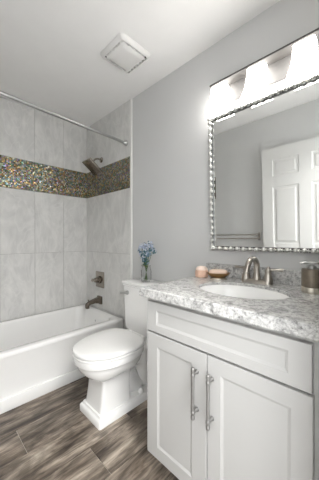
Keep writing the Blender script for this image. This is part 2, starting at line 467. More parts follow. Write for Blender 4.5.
# six panel door standing open against the front wall
def door():
    x0, x1, y0, y1, z0, z1 = 1.503, 2.358, -1.475, -1.44, 0.012, 2.05
    bm = bmesh.new(); box(bm, (x0, y0, z0), (x1, y1 - 0.006, z1))
    st = 0.112; mid = (x0 + x1) / 2
    cols = [(x0 + st, mid - st / 2), (mid + st / 2, x1 - st)]
    rows = [(0.26, 0.86), (1.0, 1.63), (1.745, 1.925)]
    xs = [x0, cols[0][0], cols[0][1], cols[1][0], cols[1][1], x1]
    for a, b_ in ((x0, cols[0][0]), (cols[0][1], cols[1][0]), (cols[1][1], x1)): box(bm, (a, y1 - 0.006, z0), (b_, y1, z1))
    zz = [z0] + [z for r in rows for z in r] + [z1]
    for k in range(0, len(zz), 2):
        for a, b_ in cols: box(bm, (a, y1 - 0.006, zz[k]), (b_, y1, zz[k + 1]))
    for a, b_ in cols:
        for c_, d_ in rows:
            R = []
            for i_, yy in ((0, y1 - 0.0), (0.012, y1 - 0.009), (0.022, y1 - 0.009), (0.04, y1 - 0.001)):
                R.append([(a + i_, yy, c_ + i_), (b_ - i_, yy, c_ + i_), (b_ - i_, yy, d_ - i_), (a + i_, yy, d_ - i_)])
            loft(bm, R, False, True)
    d = struct('door_1', bm, M['door'])
    bm = bmesh.new()
    c = (x0 + 0.06, y1, 0.93)
    lathe(bm, [(0.03, -0.002), (0.03, 0.006), (0.012, 0.01), (0.012, 0.03), (0.025, 0.04), (0.027, 0.055), (0.015, 0.064)], c, 20, 'y')
    build('door_knob', bm, M['nickel'], d, 40)
door()

# ---------------------------------------------------------------- bathtub
tub = thing('bathtub', 'white alcove bathtub with a plain apron below the grey tiled wall', 'bathtub', (0.366, -0.76, 0))
bm = bmesh.new()
cx, cy, hx, hy = 0.3675, (FY - 0.010) / 2, 0.3615, 0.746
def rr(ix0, ix1, iy0, iy1, r, z):   # insets left, right, front, back
    a0, a1 = cx - hx + ix0, cx + hx - ix1; b0, b1 = cy - hy + iy0, cy + hy - iy1
    return rrect((a0 + a1) / 2, (b0 + b1) / 2, (a1 - a0) / 2, (b1 - b0) / 2, r, z)
rings = [rr(0, 0.005, 0, 0, 0.004, 0.0), rr(0, 0.005, 0, 0, 0.004, 0.345), rr(0, 0.001, 0, 0, 0.006, 0.352), rr(0, 0.0, 0, 0, 0.008, 0.358), rr(0, 0, 0, 0, 0.010, 0.374),
         rr(0.002, 0.003, 0.002, 0.002, 0.012, 0.381), rr(0.006, 0.010, 0.006, 0.006, 0.016, 0.384),
         rr(0.03, 0.062, 0.07, 0.052, 0.10, 0.383), rr(0.036, 0.070, 0.078, 0.060, 0.10, 0.377), rr(0.041, 0.076, 0.086, 0.066, 0.10, 0.362),
         rr(0.052, 0.088, 0.14, 0.082, 0.11, 0.25), rr(0.070, 0.105, 0.22, 0.105, 0.12, 0.12), rr(0.09, 0.125, 0.27, 0.13, 0.12, 0.08),
         rr(0.14, 0.17, 0.33, 0.18, 0.12, 0.062), rr(0.25, 0.27, 0.5, 0.35, 0.09, 0.058)]
loft(bm, rings, False, True)
build('tub_body', bm, M['tub'], tub, 50)
bm = bmesh.new(); box(bm, (0.722, FY + 0.004, 0), (0.742, -0.016, 0.085), 0.004)
build('apron_skirt', bm, M['tub'], tub, 40)
bm = bmesh.new()
lathe(bm, [(0.038, -0.010), (0.038, 0.004), (0.034, 0.009), (0.010, 0.011), (0.010, 0.016), (0.004, 0.018)], (0, 0, 0), 28, 'y')
bmesh.ops.transform(bm, matrix=Matrix.Translation((0.345, -0.083, 0.285)) @ Matrix.Rotation(PI - 0.12, 4, 'X'), verts=bm.verts)
ov = build('overflow_plate', bm, M['chrome'], tub, 40); ov['label'] = 'round chrome overflow plate'
bm = bmesh.new(); lathe(bm, [(0.03, 0.055), (0.03, 0.062), (0.022, 0.065), (0.006, 0.063)], (0.345, -0.33, 0), 24)
build('drain', bm, M['chrome'], tub, 40)

# ---------------------------------------------------------------- shower valve, spout, head, rod
YW = -0.0105
vt = thing('shower_valve', 'square brushed nickel shower valve plate with lever above the tub spout', 'shower valve', (0.297, YW, 0.70))
bm = bmesh.new(); box(bm, (0.215, YW - 0.007, 0.615), (0.379, YW + 0.001, 0.787), 0.004)
build('valve_plate', bm, M['shower_nickel'], vt, 40)
bm = bmesh.new()
lathe(bm, [(0.040, 0.0), (0.038, -0.016), (0.027, -0.022), (0.027, -0.05), (0.022, -0.058)], (0.297, YW - 0.007, 0.70), 28, 'y')
build('valve_hub', bm, M['shower_dark'], vt, 40)
bm = bmesh.new()
tube(bm, [(0.297, YW - 0.048, 0.70), (0.287, YW - 0.058, 0.701), (0.272, YW - 0.066, 0.700), (0.256, YW - 0.070, 0.697)], [0.018, 0.016, 0.014, 0.017], 12, True, 1.2)
build('lever', bm, M['shower_nickel'], vt, 40)

st = thing('tub_spout', 'brushed nickel tub spout reaching over the end of the bathtub', 'tub spout', (0.297, YW, 0.475))
bm = bmesh.new()
def sq(y, hx_, hz, zc, r): return [Vector((p.x, y, p.y)) for p in rrect(0.297, zc, hx_, hz, r, 0)]
loft(bm, [sq(YW + 0.001, 0.042, 0.042, 0.480, 0.006), sq(YW - 0.014, 0.042, 0.042, 0.480, 0.006), sq(YW - 0.020, 0.032, 0.032, 0.479, 0.006),
          sq(YW - 0.07, 0.024, 0.024, 0.479, 0.010), sq(YW - 0.115, 0.021, 0.020, 0.472, 0.010), sq(YW - 0.145, 0.020, 0.020, 0.460, 0.010),
          sq(YW - 0.165, 0.019, 0.022, 0.445, 0.010), sq(YW - 0.172, 0.012, 0.016, 0.440, 0.008)])
box(bm, (0.280, YW - 0.168, 0.415), (0.314, YW - 0.136, 0.447), 0.004)
build('spout_body', bm, M['shower_dark'], st, 50)
bm = bmesh.new(); lathe(bm, [(0.004, 0.478), (0.004, 0.492), (0.008, 0.495), (0.008, 0.502), (0.004, 0.505)], (0.297, YW - 0.140, 0), 14)
build('diverter_knob', bm, M['shower_nickel'], st, 40)

sh = thing('wall_shower', 'square brushed nickel shower head tilted on a short arm by the mosaic band', 'shower head', (0.325, YW, 1.99))
bm = bmesh.new(); lathe(bm, [(0.030, 0.001), (0.030, -0.004), (0.022, -0.011), (0.012, -0.014)], (0.325, YW, 1.99), 24, 'y')
build('flange', bm, M['shower_nickel'], sh, 40)
hc = Vector((0.350, -0.130, 1.885))
bm = bmesh.new(); tube(bm, bez((0.325, YW, 1.99), (0.327, -0.06, 2.0), (0.34, -0.11, 1.985), (0.348, -0.128, 1.925), 10), 0.0095, 12)
build('arm', bm, M['shower_nickel'], sh, 40)
Rm = Matrix.Translation(hc) @ Matrix.Rotation(math.radians(-38), 4, 'X')
bm = bmesh.new(); box(bm, (-0.078, -0.092, -0.012), (0.078, 0.092, 0.010), 0.003)
lathe(bm, [(0.030, 0.008), (0.026, 0.022), (0.016, 0.030), (0.018, 0.045), (0.010, 0.05)], (0, 0, 0), 20)
bmesh.ops.transform(bm, matrix=Rm, verts=bm.verts)
hd = build('head', bm, M['shower_nickel'], sh, 40)
bm = bmesh.new(); box(bm, (-0.070, -0.084, -0.0145), (0.070, 0.084, -0.0115), 0.001)
for i in range(9):
    for j in range(9):
        box(bm, (-0.056 + i * 0.014 - 0.002, -0.064 + j * 0.016 - 0.002, -0.0165), (-0.056 + i * 0.014 + 0.002, -0.064 + j * 0.016 + 0.002, -0.014))
bmesh.ops.transform(bm, matrix=Rm, verts=bm.verts)
fp = build('spray_face', bm, M['shower_dark'], hd, 40); fp['label'] = 'darker spray face with nozzles'

rod = thing('shower_curtain_rod', 'straight chrome shower curtain rod spanning above the tub', 'curtain rod', (0.76, -0.76, 2.07))
def rz_(y): return 2.047 - 0.0295 * y
bm = bmesh.new(); tube(bm, [(0.76, -0.012, rz_(0)), (0.76, FY + 0.012, rz_(FY))], 0.0125, 16)
build('rod', bm, M['chrome'], rod, 40)
for yy, s in ((YW, -1), (FY + 0.0105, 1)):
    bm = bmesh.new(); lathe(bm, [(0.027, 0), (0.027, s * 0.008), (0.020, s * 0.018), (0.016, s * 0.03), (0.014, s * 0.032)], (0.76, yy, rz_(yy)), 24, 'y')
    build('flange', bm, M['chrome'], rod, 40)

# ---------------------------------------------------------------- ceiling vent
vn = thing('ceiling_vent', 'square white exhaust fan cover on the ceiling', 'vent', (1.212, -0.362, H))
bm = bmesh.new()
X, Y = 1.212, -0.362
loft(bm, [rrect(X, Y, 0.132, 0.132, 0.03, H - 0.001), rrect(X, Y, 0.132, 0.132, 0.03, H - 0.010), rrect(X, Y, 0.125, 0.125, 0.028, H - 0.022), rrect(X, Y, 0.115, 0.115, 0.024, H - 0.028),
          rrect(X, Y, 0.110, 0.110, 0.014, H - 0.028), rrect(X, Y, 0.110, 0.110, 0.014, H - 0.008)], True, False)
build('cover_frame', bm, M['trim'], vn, 45)
bm = bmesh.new(); box(bm, (X - 0.110, Y - 0.110, H - 0.012), (X + 0.110, Y + 0.110, H - 0.007)); build('dark_opening', bm, M['dark'], vn)
bm = bmesh.new()
loft(bm, [rrect(X, Y, 0.098, 0.098, 0.012, H - 0.012), rrect(X, Y, 0.098, 0.098, 0.012, H - 0.024), rrect(X, Y, 0.095, 0.095, 0.012, H - 0.027), rrect(X, Y, 0.05, 0.05, 0.01, H - 0.028)])
for k in range(1, 7):
    q = -0.11 + k * 0.0315
    for s in (-1, 1):
        box(bm, (X + q - 0.003, Y + s * 0.105 - 0.008, H - 0.028), (X + q + 0.003, Y + s * 0.105 + 0.008, H - 0.012))
        box(bm, (X + s * 0.105 - 0.008, Y + q - 0.003, H - 0.028), (X + s * 0.105 + 0.008, Y + q + 0.003, H - 0.012))
build('centre_panel', bm, M['trim'], vn, 45)

# ---------------------------------------------------------------- toilet
TX = 1.205
toi = thing('toilet', 'white two-piece toilet with closed lid between tub and vanity', 'toilet', (TX, -0.38, 0))
bm = bmesh.new()
# stepped plinth
PX = 1.187
def pr(hx_, yf, yb, r, z): return rrect(PX, (yf + yb) / 2, hx_, (yb - yf) / 2, r, z, 6)
loft(bm, [pr(0.128, -0.635, -0.10, 0.012, 0.0), pr(0.128, -0.635, -0.10, 0.012, 0.036), pr(0.122, -0.629, -0.105, 0.012, 0.045), pr(0.116, -0.622, -0.11, 0.012, 0.048), pr(0.112, -0.618, -0.12, 0.012, 0.060), pr(0.10, -0.60, -0.14, 0.012, 0.062)])
# front column flaring into the bowl
def eg(hx_, yf, yb, e, z, ym=-0.48, cx_=None): return egg(TX - 0.012 if cx_ is None else cx_, ym, hx_, yf, yb, e, z, 48)
loft(bm, [eg(0.104, -0.610, -0.375, 12, 0.055, cx_=PX), eg(0.099, -0.602, -0.375, 12, 0.10, cx_=PX), eg(0.094, -0.592, -0.375, 12, 0.18, cx_=PX), eg(0.094, -0.588, -0.37, 12, 0.235, cx_=PX), eg(0.100, -0.594, -0.36, 9, 0.250, cx_=PX),
          eg(0.102, -0.597, -0.35, 8, 0.258, cx_=PX), eg(0.118, -0.628, -0.32, 4.0, 0.272), eg(0.142, -0.664, -0.29, 2.9, 0.292), eg(0.160, -0.690, -0.27, 2.5, 0.320, cx_=TX - 0.006), eg(0.168, -0.702, -0.26, 2.35, 0.350, cx_=TX), eg(0.170, -0.704, -0.26, 2.35, 0.366, cx_=TX),
          eg(0.176, -0.710, -0.26, 2.3, 0.372, cx_=TX), eg(0.186, -0.722, -0.25, 2.3, 0.378, cx_=TX), eg(0.189, -0.726, -0.25, 2.3, 0.395, cx_=TX), eg(0.189, -0.726, -0.25, 2.3, 0.412, cx_=TX), eg(0.184, -0.72, -0.25, 2.3, 0.418, cx_=TX)])
# S-shaped trapway bulging on both sides
path = bez((PX, -0.40, 0.28), (PX, -0.28, 0.36), (PX, -0.20, 0.30), (PX, -0.20, 0.20), 8) + bez((PX, -0.20, 0.20), (PX, -0.20, 0.12), (PX, -0.16, 0.08), (PX, -0.14, 0.045), 6)[1:]
tube(bm, path, [0.085, 0.09, 0.093, 0.095, 0.095, 0.093, 0.09, 0.086, 0.082, 0.08, 0.08, 0.08, 0.08, 0.078, 0.075], 24, True, 1.15)
tube(bm, bez((PX, -0.38, 0.23), (PX, -0.34, 0.12), (PX, -0.30, 0.09), (PX, -0.25, 0.07), 8), [0.09, 0.085, 0.082, 0.08, 0.078, 0.076, 0.074, 0.072, 0.07], 24, True, 1.1)
# deck under the tank
loft(bm, [rrect(TX, -0.17, 0.10, 0.11, 0.04, 0.26), rrect(TX, -0.165, 0.125, 0.13, 0.045, 0.33), rrect(TX, -0.16, 0.150, 0.145, 0.04, 0.375), rrect(TX, -0.16, 0.160, 0.148, 0.03, 0.39), rrect(TX, -0.16, 0.160, 0.148, 0.03, 0.418)])
build('bowl', bm, M['porcelain'], toi, 40)
for s in (-1, 1):
    bm = bmesh.new(); lathe(bm, [(0.022, 0.060), (0.022, 0.070), (0.015, 0.082), (0.004, 0.086)], (PX + s * 0.098, -0.285, -0.002), 18)
    build('bolt_cap', bm, M['porcelain'], toi, 40)
# seat ring and lid
LX = 1.21
def sr(hx_, yf, yb, z, e=2.15): return egg(LX, -0.47, hx_, yf, yb, e, z, 56, 3.0)
bm = bmesh.new()
loft(bm, [sr(0.180, -0.716, -0.298, 0.4175), sr(0.184, -0.720, -0.295, 0.4205), sr(0.193, -0.732, -0.285, 0.4225), sr(0.195, -0.734, -0.285, 0.428), sr(0.192, -0.731, -0.287, 0.434), sr(0.182, -0.718, -0.295, 0.436)])
build('seat', bm, M['seat'], toi, 40)
bm = bmesh.new()
loft(bm, [sr(0.180, -0.716, -0.298, 0.4362), sr(0.182, -0.718, -0.296, 0.4400), sr(0.192, -0.733, -0.287, 0.4415), sr(0.194, -0.735, -0.285, 0.450), sr(0.192, -0.732, -0.287, 0.458), sr(0.184, -0.723, -0.295, 0.463),
          sr(0.170, -0.706, -0.310, 0.4655), sr(0.10, -0.62, -0.37, 0.468), sr(0.03, -0.51, -0.44, 0.469)])
build('seat_lid', bm, M['seat'], toi, 40)
for s in (-1, 1):
    bm = bmesh.new(); box(bm, (LX + s * 0.075 - 0.022, -0.300, 0.4175), (LX + s * 0.075 + 0.022, -0.255, 0.452), 0.008, 3)
    build('hinge', bm, M['seat'], toi, 40)
# tank
bm = bmesh.new()
loft(bm, [rrect(TX, -0.118, 0.200, 0.090, 0.02, 0.418), rrect(TX, -0.120, 0.205, 0.095, 0.02, 0.44), rrect(TX, -0.121, 0.212, 0.103, 0.018, 0.765)])
build('tank', bm, M['porcelain'], toi, 40)
bm = bmesh.new()
loft(bm, [rrect(TX, -0.121, 0.212, 0.103, 0.016, 0.7645), rrect(TX, -0.121, 0.218, 0.109, 0.016, 0.768), rrect(TX, -0.121, 0.218, 0.109, 0.016, 0.778), rrect(TX, -0.121, 0.223, 0.114, 0.014, 0.782), rrect(TX, -0.121, 0.223, 0.114, 0.014, 0.797), rrect(TX, -0.121, 0.218, 0.109, 0.012, 0.801)])
build('tank_lid', bm, M['porcelain'], toi, 40)
bm = bmesh.new()
lathe(bm, [(0.016, 0), (0.016, -0.010), (0.010, -0.014), (0.010, -0.022)], (TX - 0.150, -0.222, 0.715), 18, 'y')
tube(bm, [(TX - 0.150, -0.240, 0.715), (TX - 0.18, -0.243, 0.712), (TX - 0.215, -0.244, 0.706)], [0.009, 0.007, 0.009], 10)
lv = build('flush_lever', bm, M['chrome'], toi, 40); lv['label'] = 'chrome flush lever'
# ---------------------------------------------------------------- water supply valve behind the toilet
sv = thing('supply_valve', 'small chrome water supply valve on the wall left of the toilet tank', 'valve', (0.99, 0, 0.30))
bm = bmesh.new(); lathe(bm, [(0.028, 0), (0.026, -0.006), (0.009, -0.012), (0.009, -0.05)], (0.99, 0, 0.30), 20, 'y')
tube(bm, bez((0.99, -0.045, 0.30), (0.99, -0.05, 0.36), (1.05, -0.08, 0.36), (1.05, -0.09, 0.418), 10), 0.005, 8)
build('valve_body', bm, M['chrome'], sv, 40)
bm = bmesh.new(); lathe(bm, [(0.012, -0.05), (0.018, -0.055), (0.018, -0.064), (0.010, -0.066)], (0.99, 0, 0.30), 16, 'y')
build('valve_handle', bm, M['chrome'], sv, 40)

# ---------------------------------------------------------------- vanity cabinet
van = thing('vanity_cabinet', 'white shaker vanity cabinet under the granite counter', 'vanity', (2.04, -0.30, 0))
VX0, VX1 = 1.667, 2.417
bm = bmesh.new()
box(bm, (VX0, -0.57, 0.09), (VX0 + 0.018, -0.002, 0.8555)); box(bm, (VX1 - 0.018, -0.57, 0.09), (VX1, -0.002, 0.8555))
box(bm, (VX0 + 0.018, -0.57, 0.09), (VX1 - 0.018, -0.552, 0.8555)); box(bm, (VX0 + 0.018, -0.012, 0.09), (VX1 - 0.018, -0.002, 0.8555))
box(bm, (VX0 + 0.018, -0.552, 0.09), (VX1 - 0.018, -0.012, 0.108))
box(bm, (VX0, -0.50, 0.0), (VX1, -0.482, 0.09)); box(bm, (VX0, -0.482, 0.0), (VX0 + 0.018, -0.002, 0.09)); box(bm, (VX1 - 0.018, -0.482, 0.0), (VX1, -0.002, 0.09))
build('body', bm, M['cabinet'], van)

def shaker(name, x0, x1, z0, z1, sx, sz, parent, yb=-0.570, yf=-0.590):
    bm = bmesh.new()
    def q(i, y, ix, iz):
        return [Vector((x0 + ix, y, z0 + iz)), Vector((x1 - ix, y, z0 + iz)), Vector((x1 - ix, y, z1 - iz)), Vector((x0 + ix, y, z1 - iz))]
    loft(bm, [q(0, yb, 0, 0), q(0, yf + 0.0015, 0, 0), q(0, yf, 0.0015, 0.0015), q(0, yf, sx, sz), q(0, yf + 0.0015, sx + 0.002, sz + 0.002), q(0, yf + 0.005, sx + 0.010, sz + 0.010)])
    return build(name, bm, M['cabinet'], parent)
shaker('false_drawer', 1.685, 2.383, 0.694, 0.836, 0.062, 0.036, van)
def pull(door_, x):
    bm = bmesh.new()
    z0, z1 = 0.428, 0.624
    tube(bm, [(x, -0.620, z0), (x, -0.620, z1)], 0.0066, 12)
    for z, s in ((z0, 1), (z1, -1)):
        lathe(bm, [(0.005, z - s * 0.006), (0.0078, z - s * 0.003), (0.0082, z + s * 0.008), (0.0068, z + s * 0.012), (0.0068, z + s * 0.018), (0.0084, z + s * 0.020), (0.0084, z + s * 0.028), (0.0066, z + s * 0.031)], (x, -0.620, 0), 14)
        lathe(bm, [(0.009, -0.590), (0.009, -0.594), (0.0055, -0.600), (0.0055, -0.620)], (x, 0, z + s * 0.022), 12, 'y')
    h = build('handle', bm, M['pull'], door_, 40); h['label'] = 'brushed nickel bar handle'
M['pull'] = simple('satin_nickel_pull', (0.33, 0.325, 0.315), 0.5, 0.9, noise=0.05, nscale=40)
d1 = shaker('cabinet_door', 1.685, 2.0285, 0.092, 0.685, 0.070, 0.058, van)
pull(d1, 1.985)
d2 = shaker('cabinet_door', 2.0325, 2.386, 0.092, 0.685, 0.058, 0.058, van)
pull(d2, 2.055)

# ---------------------------------------------------------------- countertop with oval cut-out
ct = thing('countertop', 'speckled grey and white granite countertop with low backsplash', 'countertop', (2.04, -0.30, 0.858))
SX, SY, SRX, SRY = 2.035, -0.308, 0.210, 0.160
CX0, CX1, CY0, CY1, CZ0, CZ1 = 1.646, 2.44, -0.61, -0.002, 0.8555, 0.9
bm = bmesh.new()
angs = [2 * PI * i / 72 for i in range(72)]
for X_, Y_ in ((CX0, CY0), (CX1, CY0), (CX1, CY1), (CX0, CY1)):
    a = math.atan2(Y_ - SY, X_ - SX) % (2 * PI)
    k = min(range(72), key=lambda i: abs(angs[i] - a)); angs[k] = a
def rectpt(a, ins):
    dx, dy = math.cos(a), math.sin(a); t = 1e9
    if dx > 1e-9: t = min(t, (CX1 - ins - SX) / dx)
    if dx < -1e-9: t = min(t, (CX0 + ins - SX) / dx)
    if dy > 1e-9: t = min(t, (CY1 - SY) / dy)
    if dy < -1e-9: t = min(t, (CY0 + ins - SY) / dy)
    return SX + dx * t, SY + dy * t
def ell(a, k=0.0):
    # same direction as the angle so quads stay straight
    dx, dy = math.cos(a), math.sin(a)
    t = 1 / math.sqrt((dx / (SRX - k)) ** 2 + (dy / (SRY - k)) ** 2)
    return SX + dx * t, SY + dy * t
R = []
R.append([Vector((*ell(a), CZ1 - 0.014)) for a in angs])
R.append([Vector((*ell(a, -0.03), CZ1 - 0.014)) for a in angs])
R.append([Vector((*ell(a, -0.03), CZ0)) for a in angs])
R.append([Vector((*rectpt(a, 0.004), CZ0)) for a in angs])
R.append([Vector((*rectpt(a, 0.0), CZ0 + 0.004)) for a in angs])
R.append([Vector((*rectpt(a, 0.0), CZ1 - 0.004)) for a in angs])
R.append([Vector((*rectpt(a, 0.004), CZ1)) for a in angs])
R.append([Vector((*ell(a, -0.003), CZ1)) for a in angs])
R.append([Vector((*ell(a), CZ1 - 0.003)) for a in angs])
R.append([Vector((*ell(a), CZ1 - 0.014)) for a in angs])
loft(bm, R, False, False)
bmesh.ops.remove_doubles(bm, verts=bm.verts, dist=0.00005)
build('slab', bm, M['granite'], ct)
bm = bmesh.new(); box(bm, (1.655, -0.022, CZ1), (2.44, -0.002, 0.978), 0.002); build('backsplash', bm, M['granite'], ct)

sk = thing('sink', 'white oval undermount sink set in the granite countertop', 'sink', (SX, SY, 0.74))
bm = bmesh.new()
def er(k, z, n=56): return [Vector((SX + (SRX + k) * math.cos(2 * PI * i / n), SY + (SRY + k) * math.sin(2 * PI * i / n), z)) for i in range(n)]
loft(bm, [er(0.02, 0.8855), er(0.000, 0.8855), er(-0.005, 0.882), er(-0.016, 0.84), er(-0.035, 0.775), er(-0.07, 0.748), er(-0.11, 0.738), er(-0.135, 0.735),
          ], False, True)
loft(bm, [er(0.02, 0.8855), er(0.018, 0.87), er(-0.02, 0.765), er(-0.09, 0.727), er(-0.135, 0.724)], False, True)
build('basin', bm, M['porcelain'], sk, 60)
bm = bmesh.new(); lathe(bm, [(0.024, 0.735), (0.024, 0.740), (0.018, 0.743), (0.016, 0.738), (0.003, 0.740)], (SX, SY, 0), 24)
build('drain', bm, M['nickel'], sk, 40)

# ---------------------------------------------------------------- faucet
FXc, FYc = 2.022, -0.085
fa = thing('faucet', 'brushed nickel two-handle sink faucet with a high arched spout', 'faucet', (FXc, FYc, CZ1))
bm = bmesh.new()
loft(bm, [rrect(FXc, FYc, 0.084, 0.027, 0.026, CZ1), rrect(FXc, FYc, 0.084, 0.027, 0.026, CZ1 + 0.012), rrect(FXc, FYc, 0.079, 0.022, 0.021, CZ1 + 0.020), rrect(FXc, FYc, 0.03, 0.010, 0.009, CZ1 + 0.022)])
build('base', bm, M['nickel'], fa, 40)
bm = bmesh.new()
lathe(bm, [(0.021, CZ1 + 0.018), (0.020, CZ1 + 0.03), (0.015, CZ1 + 0.05), (0.0135, CZ1 + 0.07)], (FXc, FYc, 0), 20)
p = [(FXc, FYc, CZ1 + 0.06), (FXc, FYc, CZ1 + 0.085)] + bez((FXc, FYc, CZ1 + 0.095), (FXc, FYc - 0.005, CZ1 + 0.145), (FXc, FYc - 0.100, CZ1 + 0.155), (FXc, FYc - 0.122, CZ1 + 0.088), 14) + [(FXc, FYc - 0.127, CZ1 + 0.070)]
tube(bm, p, [0.0145] * (len(p) - 3) + [0.0135, 0.0135, 0.015], 16)
build('spout', bm, M['nickel'], fa, 50)
for s in (-1, 1):
    bm = bmesh.new(); hx_ = FXc + s * 0.060
    lathe(bm, [(0.025, CZ1 + 0.018), (0.024, CZ1 + 0.026), (0.018, CZ1 + 0.05), (0.014, CZ1 + 0.062), (0.016, CZ1 + 0.068), (0.016, CZ1 + 0.076), (0.009, CZ1 + 0.084), (0.009, CZ1 + 0.09), (0.004, CZ1 + 0.094)], (hx_, FYc, 0), 20)
    tube(bm, [(hx_, FYc, CZ1 + 0.074), (hx_ + s * 0.03, FYc + 0.004, CZ1 + 0.078), (hx_ + s * 0.07, FYc + 0.012, CZ1 + 0.079)], [0.008, 0.006, 0.0085], 12)
    build('handle', bm, M['nickel'], fa, 45)

# ---------------------------------------------------------------- mirror with beaded frame
MX0, MX1, MZ0, MZ1 = 1.695, 2.395, 1.068, 1.925
mir = thing('wall_mirror', 'large rectangular mirror in a beaded silver frame above the sink', 'mirror', (2.045, 0, MZ0))
lean = math.radians(1.75)
MT = Matrix.Translation((0, -0.020, MZ0)) @ Matrix.Rotation(lean, 4, 'X') @ Matrix.Translation((0, 0, -MZ0))
FW = 0.026
bm = bmesh.new(); box(bm, (MX0 + 0.006, -0.004, MZ0 + 0.006), (MX1 - 0.006, 0.008, MZ1 - 0.006))
bmesh.ops.transform(bm, matrix=MT, verts=bm.verts); build('backing', bm, M['dark'], mir)
bm = bmesh.new()
gx0, gx1, gz0, gz1 = MX0 + FW, MX1 - FW, MZ0 + FW, MZ1 - FW
def g(i, y): return [Vector((gx0 + i, y, gz0 + i)), Vector((gx1 - i, y, gz0 + i)), Vector((gx1 - i, y, gz1 - i)), Vector((gx0 + i, y, gz1 - i))]
loft(bm, [g(-0.006, -0.0045), g(-0.006, -0.0055), g(0.018, -0.0068)], True, True)
bmesh.ops.transform(bm, matrix=MT, verts=bm.verts); build('mirror_glass', bm, M['mirror'], mir)
# channel
bm = bmesh.new()
def rim(o_, y): return [Vector((MX0 + o_, y, MZ0 + o_)), Vector((MX1 - o_, y, MZ0 + o_)), Vector((MX1 - o_, y, MZ1 - o_)), Vector((MX0 + o_, y, MZ1 - o_))]
loft(bm, [rim(0.004, 0.006), rim(0.004, -0.008), rim(0.006, -0.012), rim(0.012, -0.010), rim(0.018, -0.010), rim(0.022, -0.014), rim(0.026, -0.012), rim(0.027, -0.004)], False, False)
bmesh.ops.transform(bm, matrix=MT, verts=bm.verts); build('frame_channel', bm, M['bead_dark'], mir)
# beads: oval bead with a slim disc between neighbours
bm = bmesh.new()
def bead_run(p0, p1, n):
    p0, p1 = Vector(p0), Vector(p1); L = (p1 - p0).length; d = (p1 - p0) / L; st_ = L / n
    pr_ = []
    for k in range(n):
        b0 = k * st_
        for f_, r_ in ((0.04, 0.0035), (0.12, 0.0085), (0.26, 0.0120), (0.42, 0.0128), (0.58, 0.0110), (0.68, 0.0055), (0.73, 0.0045), (0.76, 0.0095), (0.84, 0.0098), (0.88, 0.0045), (0.97, 0.0035)):
            pr_.append((b0 + f_ * st_, r_))
    pts = [p0 + d * t for t, r_ in pr_]
    tube(bm, pts, [r_ for t, r_ in pr_], 12)
m_ = 0.013; yb_ = -0.017
nx, nz = 17, 21
bead_run((MX0 + m_, yb_, MZ0 + m_), (MX0 + m_, yb_, MZ1 - m_), nz)
bead_run((MX1 - m_, yb_, MZ0 + m_), (MX1 - m_, yb_, MZ1 - m_), nz)
bead_run((MX0 + m_, yb_, MZ0 + m_), (MX1 - m_, yb_, MZ0 + m_), nx)
bead_run((MX0 + m_, yb_, MZ1 - m_), (MX1 - m_, yb_, MZ1 - m_), nx)
for x in (MX0 + m_, MX1 - m_):
    for z in (MZ0 + m_, MZ1 - m_): bmesh.ops.create_uvsphere(bm, u_segments=14, v_segments=10, radius=0.0155, matrix=Matrix.Translation((x, yb_, z)))
bmesh.ops.transform(bm, matrix=MT, verts=bm.verts); build('beaded_frame', bm, M['bead'], mir, 60)

# ---------------------------------------------------------------- vanity light
LXc = 2.015
vl = thing('vanity_light', 'three-shade wall light with square frosted glass shades above the mirror', 'wall light', (LXc, 0, 2.05))
bm = bmesh.new(); box(bm, (1.735, -0.018, 2.000), (2.295, 0, 2.105), 0.002); build('backplate', bm, M['plate'], vl, 40)
bm = bmesh.new(); box(bm, (1.722, -0.088, 2.103), (2.308, 0, 2.115), 0.002); build('top_rail', bm, M['rail'], vl, 40)
for k in (-1, 0, 1):
    x = (1.775, 2.008, 2.241)[k + 1]
    bm = bmesh.new()
    def q(hx_, y0, y1, z, r=0.010): return rrect(x, (y0 + y1) / 2, hx_, (y1 - y0) / 2, r, z)
    loft(bm, [q(0.044, -0.078, -0.024, 2.102), q(0.048, -0.083, -0.022, 2.097), q(0.049, -0.086, -0.022, 2.06), q(0.052, -0.095, -0.022, 2.01),
              q(0.058, -0.110, -0.022, 1.965), q(0.064, -0.124, -0.022, 1.932), q(0.061, -0.121, -0.025, 1.932), q(0.055, -0.107, -0.025, 1.965),
              q(0.049, -0.092, -0.025, 2.01), q(0.046, -0.083, -0.025, 2.06), q(0.042, -0.076, -0.028, 2.092)], True, True)
    build('glass_shade', bm, M['shade'], vl, 50)

# ---------------------------------------------------------------- towel bar on the front wall
tw = thing('towel_bar', 'slim nickel towel bar and a lower rod standing for its shadow on the grey wall seen in the mirror', 'towel bar', (1.13, FY, 1.10))
for z, d in ((1.105, 0.085), (1.060, 0.055)):  # lower rod is added to stand in for the upper bar's cast shadow
    bm = bmesh.new(); tube(bm, [(0.83, FY + d, z), (1.44, FY + d, z)], 0.007, 14); build('bar_or_shadow_rod', bm, M['nickel'], tw, 40)
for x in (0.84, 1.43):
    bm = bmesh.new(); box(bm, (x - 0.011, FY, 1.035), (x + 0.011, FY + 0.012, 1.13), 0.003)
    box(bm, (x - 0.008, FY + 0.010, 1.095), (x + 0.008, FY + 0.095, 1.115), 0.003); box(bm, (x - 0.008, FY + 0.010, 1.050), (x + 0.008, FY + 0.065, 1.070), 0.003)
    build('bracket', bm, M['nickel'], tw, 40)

# ---------------------------------------------------------------- things on the counter
jr = thing('peach_jar', 'small round peach jar with pale lid at the left end of the counter', 'jar', (1.689, -0.125, CZ1))
bm = bmesh.new(); lathe(bm, [(0.036, 0.0), (0.040, 0.004), (0.041, 0.02), (0.041, 0.036), (0.039, 0.042), (0.036, 0.044)], (1.689, -0.125, CZ1), 28)
build('jar_body', bm, M['peach'], jr, 40)
bm = bmesh.new(); lathe(bm, [(0.036, 0.0445), (0.038, 0.047), (0.037, 0.054), (0.028, 0.064), (0.014, 0.069), (0.004, 0.070)], (1.689, -0.125, CZ1), 28)
build('jar_lid', bm, M['pale_peach'], jr, 40)

